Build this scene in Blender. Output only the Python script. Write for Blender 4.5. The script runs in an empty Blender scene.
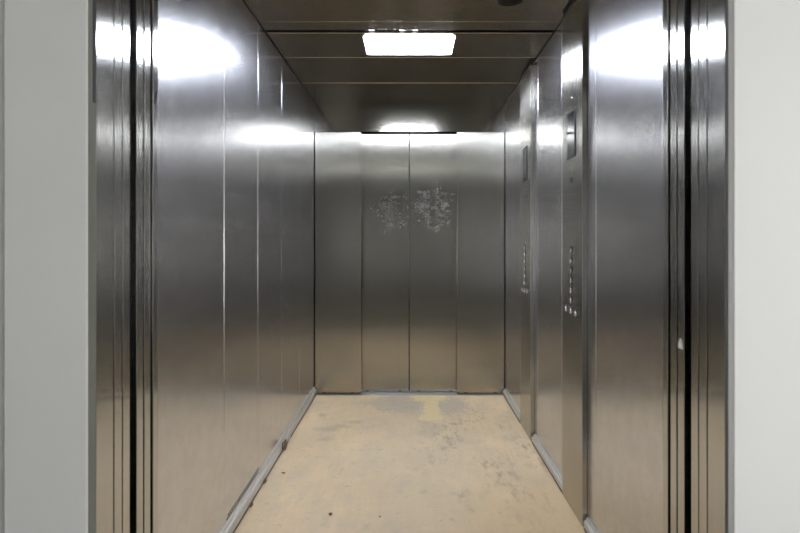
import bpy, bmesh, math, random
from mathutils import Vector, Matrix
random.seed(4)
scene = bpy.context.scene
COL = scene.collection

# ------------------------------------------------------------------ dimensions (metres)
F = 500.0                       # focal length in pixels at 800 wide
CAM_H = 1.25
XL, XR = -0.765, 0.772          # inner faces of the car's side walls
CEIL = 2.35
REAR = 4.03                     # face of the rear door's outer leaves
DOOR_TOP = 2.112
LOBBY_FRONT = 1.190             # face of the lobby wall around the lift opening

# ------------------------------------------------------------------ node helpers
def new_mat(name):
    m = bpy.data.materials.new(name)
    m.use_nodes = True
    nt = m.node_tree
    b = nt.nodes['Principled BSDF']
    return m, nt, b

def node(nt, kind, **kw):
    n = nt.nodes.new(kind)
    for k, v in kw.items():
        setattr(n, k, v)
    return n

def noise(nt, vec, scale, detail=4, rough=0.55):
    n = node(nt, 'ShaderNodeTexNoise')
    n.inputs['Scale'].default_value = scale
    n.inputs['Detail'].default_value = detail
    n.inputs['Roughness'].default_value = rough
    nt.links.new(vec, n.inputs['Vector'])
    return n.outputs['Fac']

def maprange(nt, val, a, b, c, d, clamp=True):
    n = node(nt, 'ShaderNodeMapRange')
    n.clamp = clamp
    for i, v in zip((1, 2, 3, 4), (a, b, c, d)):
        n.inputs[i].default_value = v
    nt.links.new(val, n.inputs[0])
    return n.outputs[0]

def mathn(nt, op, a, b=None):
    n = node(nt, 'ShaderNodeMath', operation=op)
    for i, v in enumerate((a, b)):
        if v is None:
            continue
        if isinstance(v, (int, float)):
            n.inputs[i].default_value = v
        else:
            nt.links.new(v, n.inputs[i])
    return n.outputs[0]

def mixcol(nt, fac, a, b):
    n = node(nt, 'ShaderNodeMix', data_type='RGBA')
    for i, v in ((0, fac), (6, a), (7, b)):
        if isinstance(v, (int, float)):
            n.inputs[i].default_value = v
        elif isinstance(v, tuple):
            n.inputs[i].default_value = (*v, 1)
        else:
            nt.links.new(v, n.inputs[i])
    return n.outputs[2]

def scaled_pos(nt, s, off=(0, 0, 0)):
    g = node(nt, 'ShaderNodeNewGeometry')
    mp = node(nt, 'ShaderNodeMapping')
    mp.inputs['Scale'].default_value = s
    mp.inputs['Location'].default_value = off
    nt.links.new(g.outputs['Position'], mp.inputs['Vector'])
    return mp.outputs['Vector']

def spot(nt, centre, radii, warp=0.0, wscale=8.0):
    """1 at the centre, 0 at the rim of an ellipsoid in world space; the rim can be ragged."""
    g = node(nt, 'ShaderNodeNewGeometry')
    v = g.outputs['Position']
    if warp:
        n = node(nt, 'ShaderNodeTexNoise')
        n.inputs['Scale'].default_value = wscale
        n.inputs['Detail'].default_value = 4
        nt.links.new(v, n.inputs['Vector'])
        s = node(nt, 'ShaderNodeVectorMath', operation='SUBTRACT')
        nt.links.new(n.outputs['Color'], s.inputs[0]); s.inputs[1].default_value = (.5, .5, .5)
        m = node(nt, 'ShaderNodeVectorMath', operation='SCALE')
        nt.links.new(s.outputs[0], m.inputs[0]); m.inputs['Scale'].default_value = warp
        a = node(nt, 'ShaderNodeVectorMath', operation='ADD')
        nt.links.new(v, a.inputs[0]); nt.links.new(m.outputs[0], a.inputs[1])
        v = a.outputs[0]
    s = node(nt, 'ShaderNodeVectorMath', operation='SUBTRACT')
    nt.links.new(v, s.inputs[0]); s.inputs[1].default_value = centre
    d = node(nt, 'ShaderNodeVectorMath', operation='DIVIDE')
    nt.links.new(s.outputs[0], d.inputs[0]); d.inputs[1].default_value = radii
    l = node(nt, 'ShaderNodeVectorMath', operation='LENGTH')
    nt.links.new(d.outputs[0], l.inputs[0])
    return mathn(nt, 'SUBTRACT', 1.0, l.outputs['Value'])

def steel(name, spread, base=(.56, .56, .56), rough=.28, aniso=.8, grain=(40, 40, 2), var=.05, speckle=0.0, smudges=(), bump=0.0):
    """Brushed stainless steel; spread = world direction in which highlights are smeared."""
    m, nt, b = new_mat(name)
    b.inputs['Metallic'].default_value = 1
    b.inputs['Anisotropic'].default_value = aniso
    if spread == 'h':            # vertical grain on any upright face: highlights smear sideways
        gn = node(nt, 'ShaderNodeNewGeometry')
        c = node(nt, 'ShaderNodeVectorMath', operation='CROSS_PRODUCT')
        nt.links.new(gn.outputs['Normal'], c.inputs[0]); c.inputs[1].default_value = (.003, .002, 1)
    else:
        c = node(nt, 'ShaderNodeCombineXYZ')
        for i in range(3):
            c.inputs[i].default_value = spread[i]
    nt.links.new(c.outputs[0], b.inputs['Tangent'])
    g = noise(nt, scaled_pos(nt, grain), 6.0, 3)
    r = maprange(nt, g, .3, .7, rough - var, rough + var)
    cf = maprange(nt, g, .3, .7, .94, 1.05)
    cloud = noise(nt, scaled_pos(nt, (1, 1, 1), (3, 1, 7)), 3.5, 5, .6)
    r = mathn(nt, 'ADD', r, maprange(nt, cloud, .35, .65, -.008, .008))
    if speckle:
        sp = noise(nt, scaled_pos(nt, (1, 1, 1)), 55, 5, .7)
        r = mathn(nt, 'ADD', r, maprange(nt, sp, .35, .65, -speckle, speckle))
        cf = mathn(nt, 'MULTIPLY', cf, maprange(nt, sp, .35, .65, .95, 1.04))
    col = mixcol(nt, 1.0, (0, 0, 0), base)
    mul = node(nt, 'ShaderNodeVectorMath', operation='SCALE')
    nt.links.new(col, mul.inputs[0]); nt.links.new(cf, mul.inputs['Scale'])
    col = mul.outputs[0]
    met = None
    for centre, radii, amount in smudges:
        s = maprange(nt, spot(nt, centre, radii, .10, 14), 0.0, .55, 0, 1)
        streak = noise(nt, scaled_pos(nt, (16, 16, 22)), 1.6, 6, .75)
        k = mathn(nt, 'MULTIPLY', s, maprange(nt, streak, .42, .68, 0, amount))
        met = k if met is None else mathn(nt, 'MAXIMUM', met, k)
    if met is not None:
        col = mixcol(nt, met, col, (.62, .63, .66))
        r = mathn(nt, 'ADD', r, mathn(nt, 'MULTIPLY', met, .3))
        nt.links.new(mathn(nt, 'SUBTRACT', 1.0, met), b.inputs['Metallic'])
    nt.links.new(col, b.inputs['Base Color'])
    nt.links.new(r, b.inputs['Roughness'])
    if bump:
        bp = node(nt, 'ShaderNodeBump')
        bp.inputs['Strength'].default_value = bump
        bp.inputs['Distance'].default_value = .002
        nt.links.new(noise(nt, scaled_pos(nt, (1, 1, 1)), 1.6, 2), bp.inputs['Height'])
        nt.links.new(bp.outputs[0], b.inputs['Normal'])
    return m

def plain(name, col, rough=.5, metallic=0.0, var=.06, scale=30):
    m, nt, b = new_mat(name)
    b.inputs['Metallic'].default_value = metallic
    n = noise(nt, scaled_pos(nt, (1, 1, 1)), scale, 4)
    lo = tuple(c * (1 - var) for c in col); hi = tuple(min(1, c * (1 + var)) for c in col)
    nt.links.new(mixcol(nt, maprange(nt, n, .3, .7, 0, 1), lo, hi), b.inputs['Base Color'])
    nt.links.new(maprange(nt, n, .3, .7, rough * .92, rough * 1.08), b.inputs['Roughness'])
    return m

def emit(name, col, strength):
    m, nt, b = new_mat(name)
    b.inputs['Base Color'].default_value = (.8, .8, .8, 1)
    b.inputs['Emission Color'].default_value = (*col, 1)
    b.inputs['Emission Strength'].default_value = strength
    return m

Y_, X_ = (0, 1, 0), (1, 0, 0)
STEEL = (.56, .555, .555)
M = {}
M['wall'] = steel('car_wall_steel', 'h', (.69, .69, .73), .238, .40, (3, 3, 3), .004, .006)
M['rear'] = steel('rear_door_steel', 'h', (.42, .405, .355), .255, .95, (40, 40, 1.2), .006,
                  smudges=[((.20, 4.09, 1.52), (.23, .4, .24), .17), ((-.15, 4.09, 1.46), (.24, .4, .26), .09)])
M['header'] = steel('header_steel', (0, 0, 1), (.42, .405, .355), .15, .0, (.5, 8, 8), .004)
M['ceil'] = steel('ceiling_steel', X_, (.60, .545, .47), .235, .3, (1.2, 12, 12), .008)
M['jamb'] = steel('jamb_steel', 'h', (.58, .58, .56), .18, .88, (40, 40, .5), .01)
M['panel'] = steel('control_panel_steel', 'h', (.51, .50, .46), .262, .99, (4, 4, .5), .002)
M['rail'] = plain('satin_aluminium_rail', (.56, .54, .50), .40, .60)
M['sill'] = plain('sill_aluminium', (.66, .66, .65), .40, .9)
M['black'] = plain('black_rubber', (.012, .012, .011), .7)
M['void'] = plain('shaft_darkness', (.02, .02, .02), .9)
M['chrome'] = plain('polished_steel', (.80, .80, .80), .16, 1.0)
M['glass'] = plain('smoked_display_glass', (.03, .03, .035), .06)
M['plastic'] = plain('dark_plastic', (.02, .022, .016), .55)
M['white_plastic'] = plain('white_sticker_paper', (.85, .85, .83), .5)
M['debris'] = plain('brown_debris', (.13, .085, .06), .9, 0, .4, 160)
M['lamp_frame'] = plain('lamp_frame_white', (.75, .75, .74), .4)
M['lobby_ceiling'] = plain('lobby_ceiling_paint', (.42, .42, .40), .9)
M['lobby_floor'] = plain('lobby_concrete', (.12, .11, .09), .75)
M['lobby_rear'] = plain('lobby_rear_paint', (.07, .07, .067), .85)
M['tube'] = emit('lamp_tube_light', (.83, .89, 1.0), 28)
M['leak_glow'] = emit('lamp_leak_glow', (.96, .98, 1.0), 2)
M['daylight'] = emit('added_daylight_pane', (.99, .995, .98), 4.7)

def plaster(name, col):
    m, nt, b = new_mat(name)
    n = noise(nt, scaled_pos(nt, (1, 1, 1)), 2.2, 5)
    f = noise(nt, scaled_pos(nt, (1, 1, 1)), 90, 4)
    lo = tuple(c * .96 for c in col)
    nt.links.new(mixcol(nt, maprange(nt, n, .3, .7, 0, 1), lo, col), b.inputs['Base Color'])
    b.inputs['Roughness'].default_value = .85
    bp = node(nt, 'ShaderNodeBump'); bp.inputs['Strength'].default_value = .12
    bp.inputs['Distance'].default_value = .002
    nt.links.new(f, bp.inputs['Height']); nt.links.new(bp.outputs[0], b.inputs['Normal'])
    return m
M['plaster'] = plaster('lobby_plaster', (.81, .81, .80))

def floor_material():
    m, nt, b = new_mat('worn_plywood_floor')
    pos = scaled_pos(nt, (1, 1, 1))
    c1 = noise(nt, pos, 2.3, 6, .6)
    col = mixcol(nt, maprange(nt, c1, .32, .68, 0, 1), (.515, .39, .24), (.62, .48, .305))
    grain = noise(nt, scaled_pos(nt, (16, 1.0, 1)), 3, 5, .6)
    col = mixcol(nt, maprange(nt, grain, .4, .75, 0, .30), col, (.40, .33, .23))
    # foot-worn greyer lane down the middle
    lane = maprange(nt, spot(nt, (.06, 3.1, 0), (.40, 1.6, 5), .3, 2.5), 0, .6, 0, .55)
    col = mixcol(nt, lane, col, (.49, .39, .265))
    mott = noise(nt, scaled_pos(nt, (1.3, .8, 1), (4, 9, 0)), 5, 6, .65)
    col = mixcol(nt, maprange(nt, mott, .42, .66, 0, .6), col, (.40, .34, .25))
    # ragged grey stains by the rear sill, with a bare pale patch between them
    edge = noise(nt, scaled_pos(nt, (1, 1, 1), (5, 5, 0)), 28, 7, .7)
    rag = maprange(nt, edge, .3, .7, -.35, .35, False)
    def blot(c, r, warp, amount, soft=.30):
        return maprange(nt, mathn(nt, 'ADD', spot(nt, c, r, warp, 9), rag), .1, .1 + soft, 0, amount)
    grey = mathn(nt, 'MAXIMUM', blot((-.08, 3.82, 0), (.30, .28, 5), .16, .50), blot((.31, 3.78, 0), (.17, .30, 5), .14, .55))
    grey = mathn(nt, 'MAXIMUM', grey, blot((.13, 3.30, 0), (.11, .20, 5), .12, .25))
    col = mixcol(nt, grey, col, (.30, .275, .235))
    pale = None
    for c, r in (((.155, 3.95, 0), (.18, .15, 5)), ((.165, 3.72, 0), (.072, .36, 5)), ((.150, 3.50, 0), (.105, .09, 5))):
        k = blot(c, r, .05, .85, .2)
        pale = k if pale is None else mathn(nt, 'MAXIMUM', pale, k)
    col = mixcol(nt, pale, col, (.60, .485, .265))
    # scuffs
    scr = noise(nt, scaled_pos(nt, (1, .40, 1), (2, 5, 0)), 22, 7, .75)
    big = noise(nt, scaled_pos(nt, (1, .5, 1), (2, 5, 0)), 4.5, 3)
    area = maprange(nt, spot(nt, (.48, 2.92, 0), (.46, .90, 5), .3, 4), 0, .4, 0, 1)
    area = mathn(nt, 'MULTIPLY', area, maprange(nt, big, .42, .58, .15, 1))
    sc = mathn(nt, 'MULTIPLY', area, maprange(nt, scr, .50, .62, 0, .8))
    col = mixcol(nt, sc, col, (.24, .19, .125))
    for c, r in (((-.54, 3.28, 0), (.12, .06, 5)), ((-.45, 3.34, 0), (.12, .05, 5)), ((-.37, 3.41, 0), (.10, .05, 5)), ((-.52, 3.12, 0), (.07, .05, 5)), ((-.62, 3.55, 0), (.05, .07, 5))):
        col = mixcol(nt, blot(c, r, .05, .42, .6), col, (.27, .22, .155))
    s2 = noise(nt, scaled_pos(nt, (1, 1, 1), (9, 4, 0)), 20, 6, .75)
    col = mixcol(nt, maprange(nt, s2, .57, .68, 0, .6), col, (.31, .25, .17))
    # browner towards the right-hand front where trolleys turn
    br = maprange(nt, spot(nt, (.62, 2.2, 0), (.50, .65, 5), .40, 3), 0, .6, 0, .5)
    col = mixcol(nt, br, col, (.44, .32, .175))
    nt.links.new(col, b.inputs['Base Color'])
    nt.links.new(maprange(nt, c1, .3, .7, .50, .66), b.inputs['Roughness'])
    b.inputs['Specular IOR Level'].default_value = .35
    bp = node(nt, 'ShaderNodeBump'); bp.inputs['Strength'].default_value = .15
    bp.inputs['Distance'].default_value = .003
    nt.links.new(s2, bp.inputs['Height']); nt.links.new(bp.outputs[0], b.inputs['Normal'])
    return m
M['floor'] = floor_material()

# ------------------------------------------------------------------ mesh helpers
def box(bm, x0, x1, y0, y1, z0, z1, bevel=0.0, seg=2):
    t = bmesh.new()
    bmesh.ops.create_cube(t, size=1)
    sx, sy, sz = abs(x1 - x0), abs(y1 - y0), abs(z1 - z0)
    bmesh.ops.scale(t, vec=(sx, sy, sz), verts=t.verts)
    bmesh.ops.translate(t, vec=((x0 + x1) / 2, (y0 + y1) / 2, (z0 + z1) / 2), verts=t.verts)
    if bevel:
        bmesh.ops.bevel(t, geom=list(t.edges), offset=min(bevel, .45 * min(sx, sy, sz)), segments=seg, profile=.5, affect='EDGES')
    merge(bm, t)

def merge(bm, t):
    me = bpy.data.meshes.new('tmp')
    t.to_mesh(me); t.free()
    bm.from_mesh(me)
    bpy.data.meshes.remove(me)

def prism(bm, pts, y0, y1, bevel=0.0):
    """(x, z) outline swept along y."""
    t = bmesh.new()
    a = [t.verts.new((x, y0, z)) for x, z in pts]
    f = t.faces.new(a)
    r = bmesh.ops.extrude_face_region(t, geom=[f])
    bmesh.ops.translate(t, vec=(0, y1 - y0, 0), verts=[v for v in r['geom'] if isinstance(v, bmesh.types.BMVert)])
    bmesh.ops.recalc_face_normals(t, faces=t.faces)
    if bevel:
        bmesh.ops.bevel(t, geom=list(t.edges), offset=bevel, segments=2, profile=.5, affect='EDGES')
    merge(bm, t)

def lathe(bm, profile, axis='z', at=(0, 0, 0), seg=32):
    """profile: (radius, height) pairs; swept round the axis through 'at'."""
    t = bmesh.new()
    rings = []
    for r, h in profile:
        if r < 1e-6:
            rings.append([t.verts.new((0, 0, h))])
        else:
            rings.append([t.verts.new((r * math.cos(2 * math.pi * i / seg), r * math.sin(2 * math.pi * i / seg), h)) for i in range(seg)])
    for a, b in zip(rings, rings[1:]):
        for i in range(seg):
            j = (i + 1) % seg
            if len(a) == 1 and len(b) == 1:
                continue
            if len(a) == 1:
                t.faces.new((a[0], b[i], b[j]))
            elif len(b) == 1:
                t.faces.new((a[i], b[0], a[j]))
            else:
                t.faces.new((a[i], b[i], b[j], a[j]))
    for ring in (rings[0], rings[-1]):
        if len(ring) > 1:
            t.faces.new(ring)
    bmesh.ops.recalc_face_normals(t, faces=t.faces)
    if axis == '-x':
        bmesh.ops.rotate(t, matrix=Matrix.Rotation(-math.pi / 2, 3, 'Y'), verts=t.verts)
    bmesh.ops.translate(t, vec=at, verts=t.verts)
    merge(bm, t)

def obj(name, bm, mat, parent=None, smooth=False, origin=None):
    me = bpy.data.meshes.new(name)
    if origin is not None:
        bmesh.ops.translate(bm, vec=-Vector(origin), verts=bm.verts)
    bm.to_mesh(me); bm.free()
    me.materials.append(mat)
    if smooth:
        for p in me.polygons:
            p.use_smooth = True
        me.set_sharp_from_angle(angle=math.radians(40))
    o = bpy.data.objects.new(name, me)
    COL.objects.link(o)
    if origin is not None:
        o.location = origin
    if parent is not None:
        o.parent = parent
        if parent.type == 'EMPTY' or parent.location.length:
            o.location = Vector(o.location) - Vector(parent.location) if origin is not None else -Vector(parent.location)
    return o

def part(name, bm, mat, parent, smooth=False):
    """A part whose mesh is written in the same frame as its thing (world for parents at the origin)."""
    me = bpy.data.meshes.new(name)
    bm.to_mesh(me); bm.free()
    me.materials.append(mat)
    if smooth:
        for p in me.polygons:
            p.use_smooth = True
        me.set_sharp_from_angle(angle=math.radians(40))
    o = bpy.data.objects.new(name, me)
    COL.objects.link(o)
    o.parent = parent
    return o

def thing(name, label, cat, loc, group=None):
    o = bpy.data.objects.new(name, None)
    o.empty_display_size = .1
    COL.objects.link(o)
    o.location = loc
    return tag(o, label, cat, group)

def tag(o, label, cat, group=None):
    o['label'] = label
    o['category'] = cat
    if group:
        o['group'] = group
    return o

def struct(name, bm, mat, label=None, cat=None):
    o = obj(name, bm, mat)
    o['kind'] = 'structure'
    if label:
        o['label'] = label
    if cat:
        o['category'] = cat
    return o

# ------------------------------------------------------------------ the lift car: floor and ceiling
bm = bmesh.new()
box(bm, XL - .02, XR + .02, 1.49, 4.0, -.05, 0)
struct('floor', bm, M['floor'], 'worn beige plywood floor of the lift car with grey stains', 'floor')

bm = bmesh.new()
seams = [1.50, 2.53, 2.645, 2.682, 3.03, 3.526, REAR]
inset = .003
for a, b in ((1.50, 2.53), (2.53, 2.635), (2.670, 3.03), (3.03, 3.526), (3.526, REAR)):
    bev = .0015 if a < 2.6 else .004
    if b == REAR:
        box(bm, XL + inset, XR - inset, a + .008, REAR + .045, CEIL, CEIL + .02)
        box(bm, XL + inset, XR - inset, a + .0015, a + .020, CEIL - .0002, CEIL + .0198, bev, 4)
    else:
        box(bm, XL + inset, XR - inset, a + .0015, b - .0015, CEIL, CEIL + .02, bev, 4)
struct('ceiling', bm, M['ceil'], 'dark brushed steel ceiling panels of the lift car', 'ceiling')
bm = bmesh.new()
box(bm, XL - .1, XR + .1, 1.45, 4.25, CEIL + .05, CEIL + .08)
struct('trim_1', bm, M['void'], 'dark void above the ceiling panel joints', 'roof')

# ------------------------------------------------------------------ car side walls
WSEAM = [1.520, 2.068, 2.530, 3.000, 3.480, 4.028]
def car_wall(name, side, label):
    x = XL if side < 0 else XR
    bm = bmesh.new()
    box(bm, x + side * .035, x + side * .05, 1.49, 4.10, 0, CEIL + .05)
    w = struct(name, bm, M['void'], label, 'wall')
    for a, b in zip(WSEAM, WSEAM[1:]):
        p = bmesh.new()
        box(p, x, x + side * .02, a + .0012, b - .0012, .0, CEIL - .0025, .0032, 5)
        pn = part('wall_panel', p, M['wall'], w, True)
        wn = pn.modifiers.new('flat_face_normals', 'WEIGHTED_NORMAL'); wn.mode = 'FACE_AREA'; wn.weight = 100
    p = bmesh.new()
    box(p, x - side * .003, x + side * .022, 1.488, 1.517, 0, CEIL - .0025, .0015, 2)
    part('corner_strip', p, M['jamb'], w)
    return w
wl = car_wall('wall_left', -1, 'left steel wall of the lift car in five tall panels')
wr = car_wall('wall_right', 1, 'right steel wall of the lift car behind the two control panels')

# perforated vent row low on the left wall, just above the kick rail
p = bmesh.new()
for row in range(2):
    for i in range(20):
        y = 2.10 + i * .022 + row * .011
        box(p, XL - .002, XL + .0008, y, y + .009, .069 + row * .013, .077 + row * .013)
part('vent_perforation', p, M['black'], wl)

# ------------------------------------------------------------------ kick rails (skirting)
RAIL = [(0, .004), (.014, .004), (.018, .008), (.018, .026), (.020, .030), (.020, .040), (.015, .045), (.009, .048), (.007, .062), (0, .064)]
M['rail_shade_strip'] = plain('rail_shade_and_grime', (.10, .085, .065), .8, 0, .4, 60)  # dark strip puts floor shadow and grime at the rail foot into colour
def rail(parent_name, side, spans, label):
    x = XL if side < 0 else XR
    first = None
    for a, b in spans:
        p = bmesh.new()
        h = 1.0 if side < 0 else .80
        pts = [(x - side * (.0005 + u), .001 + v * h) for u, v in RAIL]
        prism(p, pts, a, b)
        if first is None:
            first = struct(parent_name, p, M['rail'], label, 'skirting')
        else:
            part('rail_length', p, M['rail'], first)
        p = bmesh.new(); box(p, x - side * .001, x - side * .0215, a + .001, b - .001, .0005, .0095, .002); part('rail_shade_strip', p, M['rail_shade_strip'], first)
    return first
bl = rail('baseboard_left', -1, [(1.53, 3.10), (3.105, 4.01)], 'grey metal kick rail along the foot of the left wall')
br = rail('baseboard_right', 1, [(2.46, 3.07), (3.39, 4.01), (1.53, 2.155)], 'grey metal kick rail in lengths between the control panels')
p = bmesh.new(); box(p, XL + .0005, XL + .024, 3.075, 3.13, .001, .030, .004); part('rail_joint', p, M['rail'], bl)

# ------------------------------------------------------------------ header, rear sill, rear doors
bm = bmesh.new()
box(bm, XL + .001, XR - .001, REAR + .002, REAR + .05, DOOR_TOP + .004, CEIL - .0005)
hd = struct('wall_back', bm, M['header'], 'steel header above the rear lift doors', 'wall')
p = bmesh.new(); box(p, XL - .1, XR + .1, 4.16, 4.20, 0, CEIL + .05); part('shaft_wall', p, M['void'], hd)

bm = bmesh.new()
box(bm, -.386, .386, 4.003, 4.052, -.05, .004, .002)
for y in (4.066, 4.084, 4.105, 4.125):
    box(bm, XL, XR, y, y + .009, -.05, .002, .001)
box(bm, XL, XR, 4.052, 4.14, -.05, -.012)
tag(obj('door_sill', bm, M['sill']), 'silver grooved sill strip at the foot of the rear lift doors', 'door sill')

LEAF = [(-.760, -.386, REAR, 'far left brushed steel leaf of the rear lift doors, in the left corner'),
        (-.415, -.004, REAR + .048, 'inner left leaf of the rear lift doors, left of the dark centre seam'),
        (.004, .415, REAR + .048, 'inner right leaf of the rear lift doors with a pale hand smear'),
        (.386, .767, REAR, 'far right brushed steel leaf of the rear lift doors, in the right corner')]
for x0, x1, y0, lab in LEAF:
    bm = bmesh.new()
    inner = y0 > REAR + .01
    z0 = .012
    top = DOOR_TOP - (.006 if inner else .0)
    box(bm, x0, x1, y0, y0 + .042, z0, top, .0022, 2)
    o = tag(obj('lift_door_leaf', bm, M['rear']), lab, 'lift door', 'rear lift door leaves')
    for xs in (x0 + .06, x1 - .085):
        p = bmesh.new(); box(p, xs, xs + .025, y0 + .014, y0 + .022, .003, z0 + .002); part('guide_shoe', p, M['black'], o)
    if inner:
        p = bmesh.new()
        e = (x1 + .0018) if x0 < 0 else (x0 - .0018)
        box(p, e - .0019, e + .0019, y0 + .004, y0 + .038, z0, top)
        part('edge_seal', p, M['black'], o)

# ------------------------------------------------------------------ front entrance: landing jambs, leaves, car leaves
def leaf(side, y0, y1, step, mat, label, group):
    x = (XL if side < 0 else XR) + side * step
    bm = bmesh.new()
    box(bm, x, x + side * .36, y0, y1, .012, 2.12, .0012, 2)
    return tag(obj('lift_door_leaf', bm, mat), label, 'lift door', group)

for side, word in ((-1, 'left'), (1, 'right')):
    e = XL if side < 0 else XR
    bm = bmesh.new()
    box(bm, e, e + side * .030, 1.222, 1.2935, 0, 2.16, .0012, 2)
    j = tag(obj('door_jamb', bm, M['jamb']), f'polished steel jamb of the landing doorway, against the {word} white wall', 'door frame')
    p = bmesh.new(); box(p, e + side * .031, e + side * .38, 1.224, 1.24, 0, 2.16); part('frame_return', p, M['jamb'], j)
    leaf(side, 1.2995, 1.334, .001, M['jamb'], f'edge of the outer landing door leaf at {word}, next to the steel jamb', 'open landing door leaves')
    l2 = leaf(side, 1.340, 1.373, .002, M['jamb'], f'edge of the inner landing door leaf at {word}, just outside the black gap', 'open landing door leaves')
    l3 = leaf(side, 1.406, 1.440, .001, M['jamb'], f'edge of the slow car door leaf at {word}, just inside the black gap', 'open car door leaves')
    leaf(side, 1.447, 1.480, .001, M['jamb'], f'edge of the fast car door leaf at {word}, next to the car wall', 'open car door leaves')
    if side > 0:
        slow_leaf = l3
    # dark running gap behind the leaves
    bm = bmesh.new()
    box(bm, e + side * .40, e + side * .42, 1.225, 1.487, 0, 2.4)
    struct('trim_%d' % (2 if side < 0 else 3), bm, M['void'], f'dark pocket the {word} door leaves slide into', 'door pocket')

bm = bmesh.new()
box(bm, -1.2, 1.2, 1.25, 1.372, -.05, .002, .001)
box(bm, -1.2, 1.2, 1.400, 1.487, -.05, .002, .001)
tag(obj('door_sill', bm, M['sill']), 'silver landing sill strips under the open front doors', 'door sill')
bm = bmesh.new()
box(bm, -1.2, 1.2, 1.225, 1.48, 2.17, 2.40)
box(bm, XL, XR, 1.488, 1.518, 2.13, CEIL)
struct('trim_4', bm, M['header'], 'steel header over the open front doors', 'header')

# white sticker on the right car door edge
sx = XR + .001
bm = bmesh.new()
t = bmesh.new()
outline = [(-.0095, -.0135), (.0085, -.0135), (.0105, -.004), (.0055, .006), (.0015, .0135), (-.0035, .011), (-.0085, .000)]
vs = [t.verts.new((0, a, b)) for a, b in outline]
f = t.faces.new(vs)
r = bmesh.ops.extrude_face_region(t, geom=[f])
bmesh.ops.translate(t, vec=(-.0015, 0, 0), verts=[v for v in r['geom'] if isinstance(v, bmesh.types.BMVert)])
bmesh.ops.recalc_face_normals(t, faces=t.faces)
bmesh.ops.translate(t, vec=(sx - .0001, 1.4235, .952), verts=t.verts)
merge(bm, t)
part('sticker', bm, M['white_plastic'], slow_leaf)['label'] = 'small torn white sticker on the door edge'

# ------------------------------------------------------------------ control panels
def control_panel(loc, label):
    """Origin on the floor at the middle of the panel's back; +y runs into the car."""
    root = thing('control_panel', label, 'control panel', loc, 'full-height lift control panels')
    fx = -.022
    H = 2.325
    p = bmesh.new(); box(p, fx, -.0004, -.141, .141, .001, H, .0018, 2); part('faceplate', p, M['panel'], root)
    p = bmesh.new(); box(p, fx + .004, -.0004, .1412, .1435, .002, H - .002)
    part('edge_gasket', p, M['black'], root)
    p = bmesh.new(); box(p, fx + .003, -.004, -.139, .139, H + .001, H + .018); part('top_gap', p, M['black'], root)
    # display
    p = bmesh.new(); box(p, fx - .0035, fx + .002, -.060, .060, 1.622, 1.845, .002, 2); d = part('display', p, M['plastic'], root)
    p = bmesh.new(); box(p, fx - .0045, fx - .0030, -.050, .050, 1.632, 1.835, .0005, 1); part('display_glass', p, M['glass'], d)
    # key switch and little speaker hole
    p = bmesh.new(); lathe(p, [(.009, 0), (.009, .003), (.007, .005), (0, .005)], '-x', (fx + .0005, .0, 1.575), 20)
    part('key_switch', p, M['chrome'], root, True)
    p = bmesh.new(); lathe(p, [(.012, 0), (.012, .002), (0, .002)], '-x', (fx + .0005, .0, 1.522), 20)
    part('speaker_hole', p, M['black'], root, True)
    for z in (1.90, .30, 2.28):
        p = bmesh.new(); lathe(p, [(.006, 0), (.006, .0015), (.004, .0025), (0, .0025)], '-x', (fx + .0005, .0, z), 16)
        part('screw', p, M['chrome'], root, True)
    spots = [(0, 1.200 - .046 * i) for i in range(6)] + [(-.068, .919), (0, .921), (.068, .923)]
    for y, z in spots:
        p = bmesh.new(); lathe(p, [(.0185, 0), (.0185, .002), (.0165, .0035), (0, .0035)], '-x', (fx + .0005, y, z), 28)
        b = part('button', p, M['black'], root, True)
        p = bmesh.new(); lathe(p, [(.0105, 0), (.0105, .0045), (.0098, .0065), (.0072, .0082), (.004, .0092), (0, .0095)], '-x', (fx - .003, y - .003, z - .004), 28)
        part('button_cap', p, M['chrome'], b, True)
    return root
control_panel((XR, 2.309, 0), 'tall steel control panel with buttons on the right wall, nearer of the two')
control_panel((XR, 3.233, 0), 'tall steel control panel with buttons on the right wall, farther one by the rear doors')

# ------------------------------------------------------------------ ceiling lamp
lamp = thing('ceiling_light', 'bright rectangular three-row light fitting on the lift ceiling', 'ceiling light', (0, 2.834, CEIL))
def L(bm, x0, x1, y0, y1, z0, z1, bev=0, seg=2):
    box(bm, x0, x1, y0, y1, z0, z1, bev, seg)
p = bmesh.new()
L(p, -.250, .250, -.136, .136, -.003, -.0005, .0008)
part('housing', p, M['lamp_frame'], lamp)
for k in range(3):
    y0 = -.133 + k * .0895
    p = bmesh.new()
    t = bmesh.new()
    pts = []
    for cx, cy, a0 in ((.229, y0 + .068, 0), (-.229, y0 + .068, 90), (-.229, y0 + .019, 180), (.229, y0 + .019, 270)):
        for q in range(7):
            a = math.radians(a0 + q * 15)
            pts.append((cx + .019 * math.cos(a), cy + .019 * math.sin(a)))
    f = t.faces.new([t.verts.new((x, y, -.0032)) for x, y in pts])
    r = bmesh.ops.extrude_face_region(t, geom=[f])
    low = [v for v in r['geom'] if isinstance(v, bmesh.types.BMVert)]
    bmesh.ops.translate(t, vec=(0, 0, -.002), verts=low)
    bmesh.ops.recalc_face_normals(t, faces=t.faces)
    merge(p, t)
    part('light_tube', p, M['tube'], lamp, True)
for x in (-.198, -.038, .032):  # glowing strips stand in for lamp light showing in the ceiling groove
    p = bmesh.new()
    L(p, x - .013, x + .013, -.195, -.188, .002, .006, .001)
    part('leak_glow_strip', p, M['leak_glow'], lamp)

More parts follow.
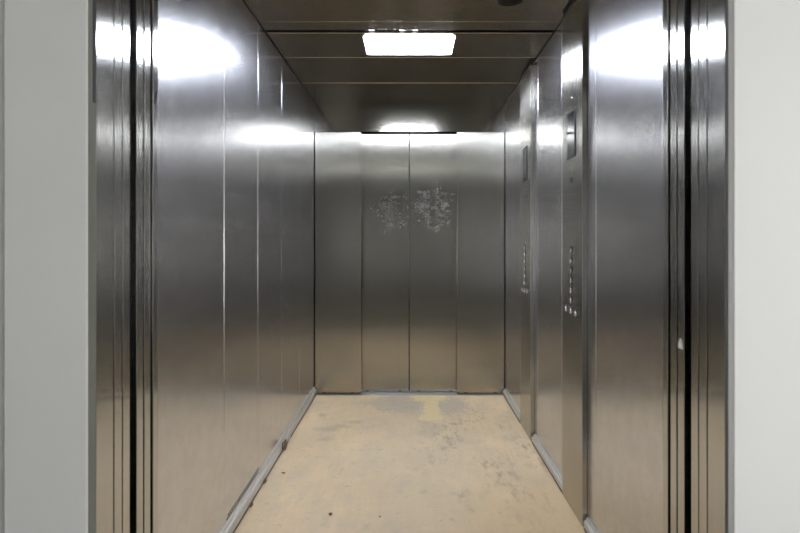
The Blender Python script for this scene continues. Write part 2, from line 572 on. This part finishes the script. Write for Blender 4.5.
# round black fixture in the ceiling
bm = bmesh.new()
lathe(bm, [(0, -.016), (.050, -.015), (.061, -.011), (.066, -.004), (.066, -.0006), (0, -.0006)], 'z', (.462, 2.278, CEIL), 40)
t_ = tag(obj('ceiling_speaker', bm, M['plastic'], smooth=True), 'round black fixture on the ceiling near the right wall', 'ceiling fixture')

# ------------------------------------------------------------------ crumbs on the floor
def crumb(x, y, r, label, seed, flat=.55, z=0.0):
    rnd = random.Random(seed)
    bm = bmesh.new()
    bmesh.ops.create_icosphere(bm, subdivisions=3, radius=1)
    ph = [rnd.uniform(0, 6) for _ in range(6)]
    for v in bm.verts:
        c = v.co
        k = 1 + .22 * math.sin(3 * c.x + ph[0]) * math.cos(4 * c.y + ph[1]) + .16 * math.sin(7 * c.y + ph[2]) * math.cos(6 * c.z + ph[3]) + .08 * math.sin(13 * c.x + ph[4])
        v.co = Vector((c.x * k * r[0], c.y * k * r[1], c.z * k * r[2]))
    zmin = min(v.co.z for v in bm.verts)
    bmesh.ops.translate(bm, vec=(x, y, z - zmin), verts=bm.verts)
    tag(obj('debris', bm, M['debris'], smooth=True), label, 'debris', 'crumbs of debris on the lift floor')
def fl(px, py):
    y = CAM_H * F / (py - 239); return ((px - 409.2) * y / F, y)
x, y = fl(286.5, 449); crumb(-.7375, y - .02, (.012, .034, .026), 'largest brown clod of debris, against the left kick rail by its joint', 1)
x, y = fl(264.5, 483); crumb(-.7395, y, (.007, .024, .009), 'brown clod against the left kick rail, second from its joint', 2)
x, y = fl(250, 506); crumb(-.7395, y, (.007, .016, .006), 'low brown crumb against the left kick rail near the picture bottom', 3)
x, y = fl(283.5, 473.5); crumb(x, y, (.011, .004, .003), 'thin dark crumb on the plywood a little right of the left rail', 4)
x, y = fl(330.5, 515); crumb(x, y, (.008, .009, .004), 'dark crumb on the open plywood near the picture bottom, left of centre', 5)
x, y = fl(380, 517); crumb(x, y, (.004, .004, .002), 'tiny dark speck on the open plywood near the picture bottom, nearest the centre', 6)

M['reveal_olive'] = plain('olive_grey_strip', (.135, .135, .11), .8)  # dark olive strips laid over the reveals beside the jambs
# ------------------------------------------------------------------ the lobby the photograph is taken from
LX0, LX1, LY0, LH = -2.0, 2.3, -2.4, 2.75
e0, e1 = XL, XR
bm = bmesh.new()
box(bm, -.966, e0, LOBBY_FRONT, 1.2205, 0, LH, .004, 2)
box(bm, LX0, -.9655, LOBBY_FRONT + .012, 1.2205, 0, LH, .004, 2)
wfl = struct('wall_front_left', bm, M['plaster'], 'white plaster lobby wall left of the lift opening', 'wall')
p = bmesh.new(); box(p, e0 - .004, e0 + .0012, 1.2085, 1.2195, 1.58, 2.15, .0008, 1); part('open_joint', p, M['black'], wfl)
p = bmesh.new(); box(p, e0 - .004, e0 + .0008, 1.192, 1.2195, 0, 1.5805, .0002, 1); part('reveal_strip', p, M['reveal_olive'], wfl)
p = bmesh.new(); box(p, e0 - .004, e0 + .0006, 1.192, 1.208, 1.5805, 2.15, .0002, 1); part('reveal_strip', p, M['reveal_olive'], wfl)
bm = bmesh.new()
box(bm, e1, LX1, LOBBY_FRONT, 1.2205, 0, LH, .004, 2)
wfr = struct('wall_front_right', bm, M['plaster'], 'white plaster lobby wall right of the lift opening', 'wall')
p = bmesh.new(); box(p, e1 - .0008, e1 + .004, 1.210, 1.2195, 0, 2.15, .0006, 1); part('reveal_strip', p, M['reveal_olive'], wfr)
bm = bmesh.new()
box(bm, e0, e1, LOBBY_FRONT, 1.2205, 2.16, LH, .004, 2)
struct('wall_front', bm, M['plaster'], 'white plaster lobby wall over the lift opening', 'wall')
bm = bmesh.new(); box(bm, LX0 - .1, LX0, LY0, 1.2205, 0, LH)
struct('wall_lobby_left', bm, M['plaster'], 'white lobby side wall at left', 'wall')
bm = bmesh.new(); box(bm, LX0 - .1, LX1 + .1, LY0 - .1, LY0, 0, LH)
struct('wall_lobby_back', bm, M['lobby_rear'], 'grey lobby wall behind the camera', 'wall')
bm = bmesh.new()
WY0, WY1, WZ0, WZ1 = -1.5, .1, .45, 1.95
box(bm, LX1, LX1 + .1, LY0, WY0, 0, LH); box(bm, LX1, LX1 + .1, WY1, 1.2205, 0, LH)
box(bm, LX1, LX1 + .1, WY0, WY1, 0, WZ0); box(bm, LX1, LX1 + .1, WY0, WY1, WZ1, LH)
struct('wall_lobby_right', bm, M['plaster'], 'white lobby side wall at right with an added window', 'wall')
bm = bmesh.new(); box(bm, LX1 + .06, LX1 + .07, WY0, WY1, WZ0, WZ1)
w = struct('added_window_1', bm, M['daylight'], 'added frosted window, out of view, lighting the lobby plaster', 'window')  # glowing pane added out of view to light the white lobby walls
p = bmesh.new()
for a, b, c, d in ((WY0, WY1, WZ0, WZ0 + .05), (WY0, WY1, WZ1 - .05, WZ1), (WY0, WY0 + .05, WZ0, WZ1), (WY1 - .05, WY1, WZ0, WZ1), (-.725, -.675, WZ0, WZ1)):
    box(p, LX1 + .03, LX1 + .058, a, b, c, d)
part('added_window_frame', p, M['lamp_frame'], w)
bm = bmesh.new(); box(bm, LX0, LX1, LY0, 1.2205, LH, LH + .05)
struct('lobby_ceiling', bm, M['lobby_ceiling'], 'pale lobby ceiling', 'ceiling')
bm = bmesh.new(); box(bm, LX0, LX1, LY0, 1.2495, -.05, 0)
struct('lobby_floor', bm, M['lobby_floor'], 'grey concrete lobby floor', 'floor')

# ------------------------------------------------------------------ world, camera, view
world = bpy.data.worlds.new('World'); scene.world = world
world.use_nodes = True
bg = world.node_tree.nodes['Background']
bg.inputs[0].default_value = (.5, .55, .6, 1); bg.inputs[1].default_value = .05

cam = bpy.data.cameras.new('Camera')
cam.sensor_width = 36.0
cam.lens = F / 800 * 36.0
cam.shift_x = -(409.2 - 400) / 800
cam.shift_y = -(266.5 - 239) / 800
cam.clip_start = .02
cam.dof.use_dof = True
cam.dof.focus_distance = 3.2
cam.dof.aperture_fstop = 3.6
co = bpy.data.objects.new('Camera', cam)
COL.objects.link(co)
co.location = (0, 0, CAM_H)
co.rotation_euler = (math.pi / 2, 0, 0)
scene.camera = co

scene.view_settings.view_transform = 'Standard'
scene.view_settings.look = 'None'
scene.view_settings.exposure = 1.4
scene.view_settings.gamma = 1.0
scene.view_settings.use_curve_mapping = False
scene.cycles.use_denoising = True
scene.cycles.max_bounces = 16
scene.cycles.glossy_bounces = 12
scene.cycles.diffuse_bounces = 6
scene.cycles.caustics_reflective = True
scene.cycles.blur_glossy = 0.0
scene.cycles.sample_clamp_indirect = 5
scene.cycles.use_adaptive_sampling = False
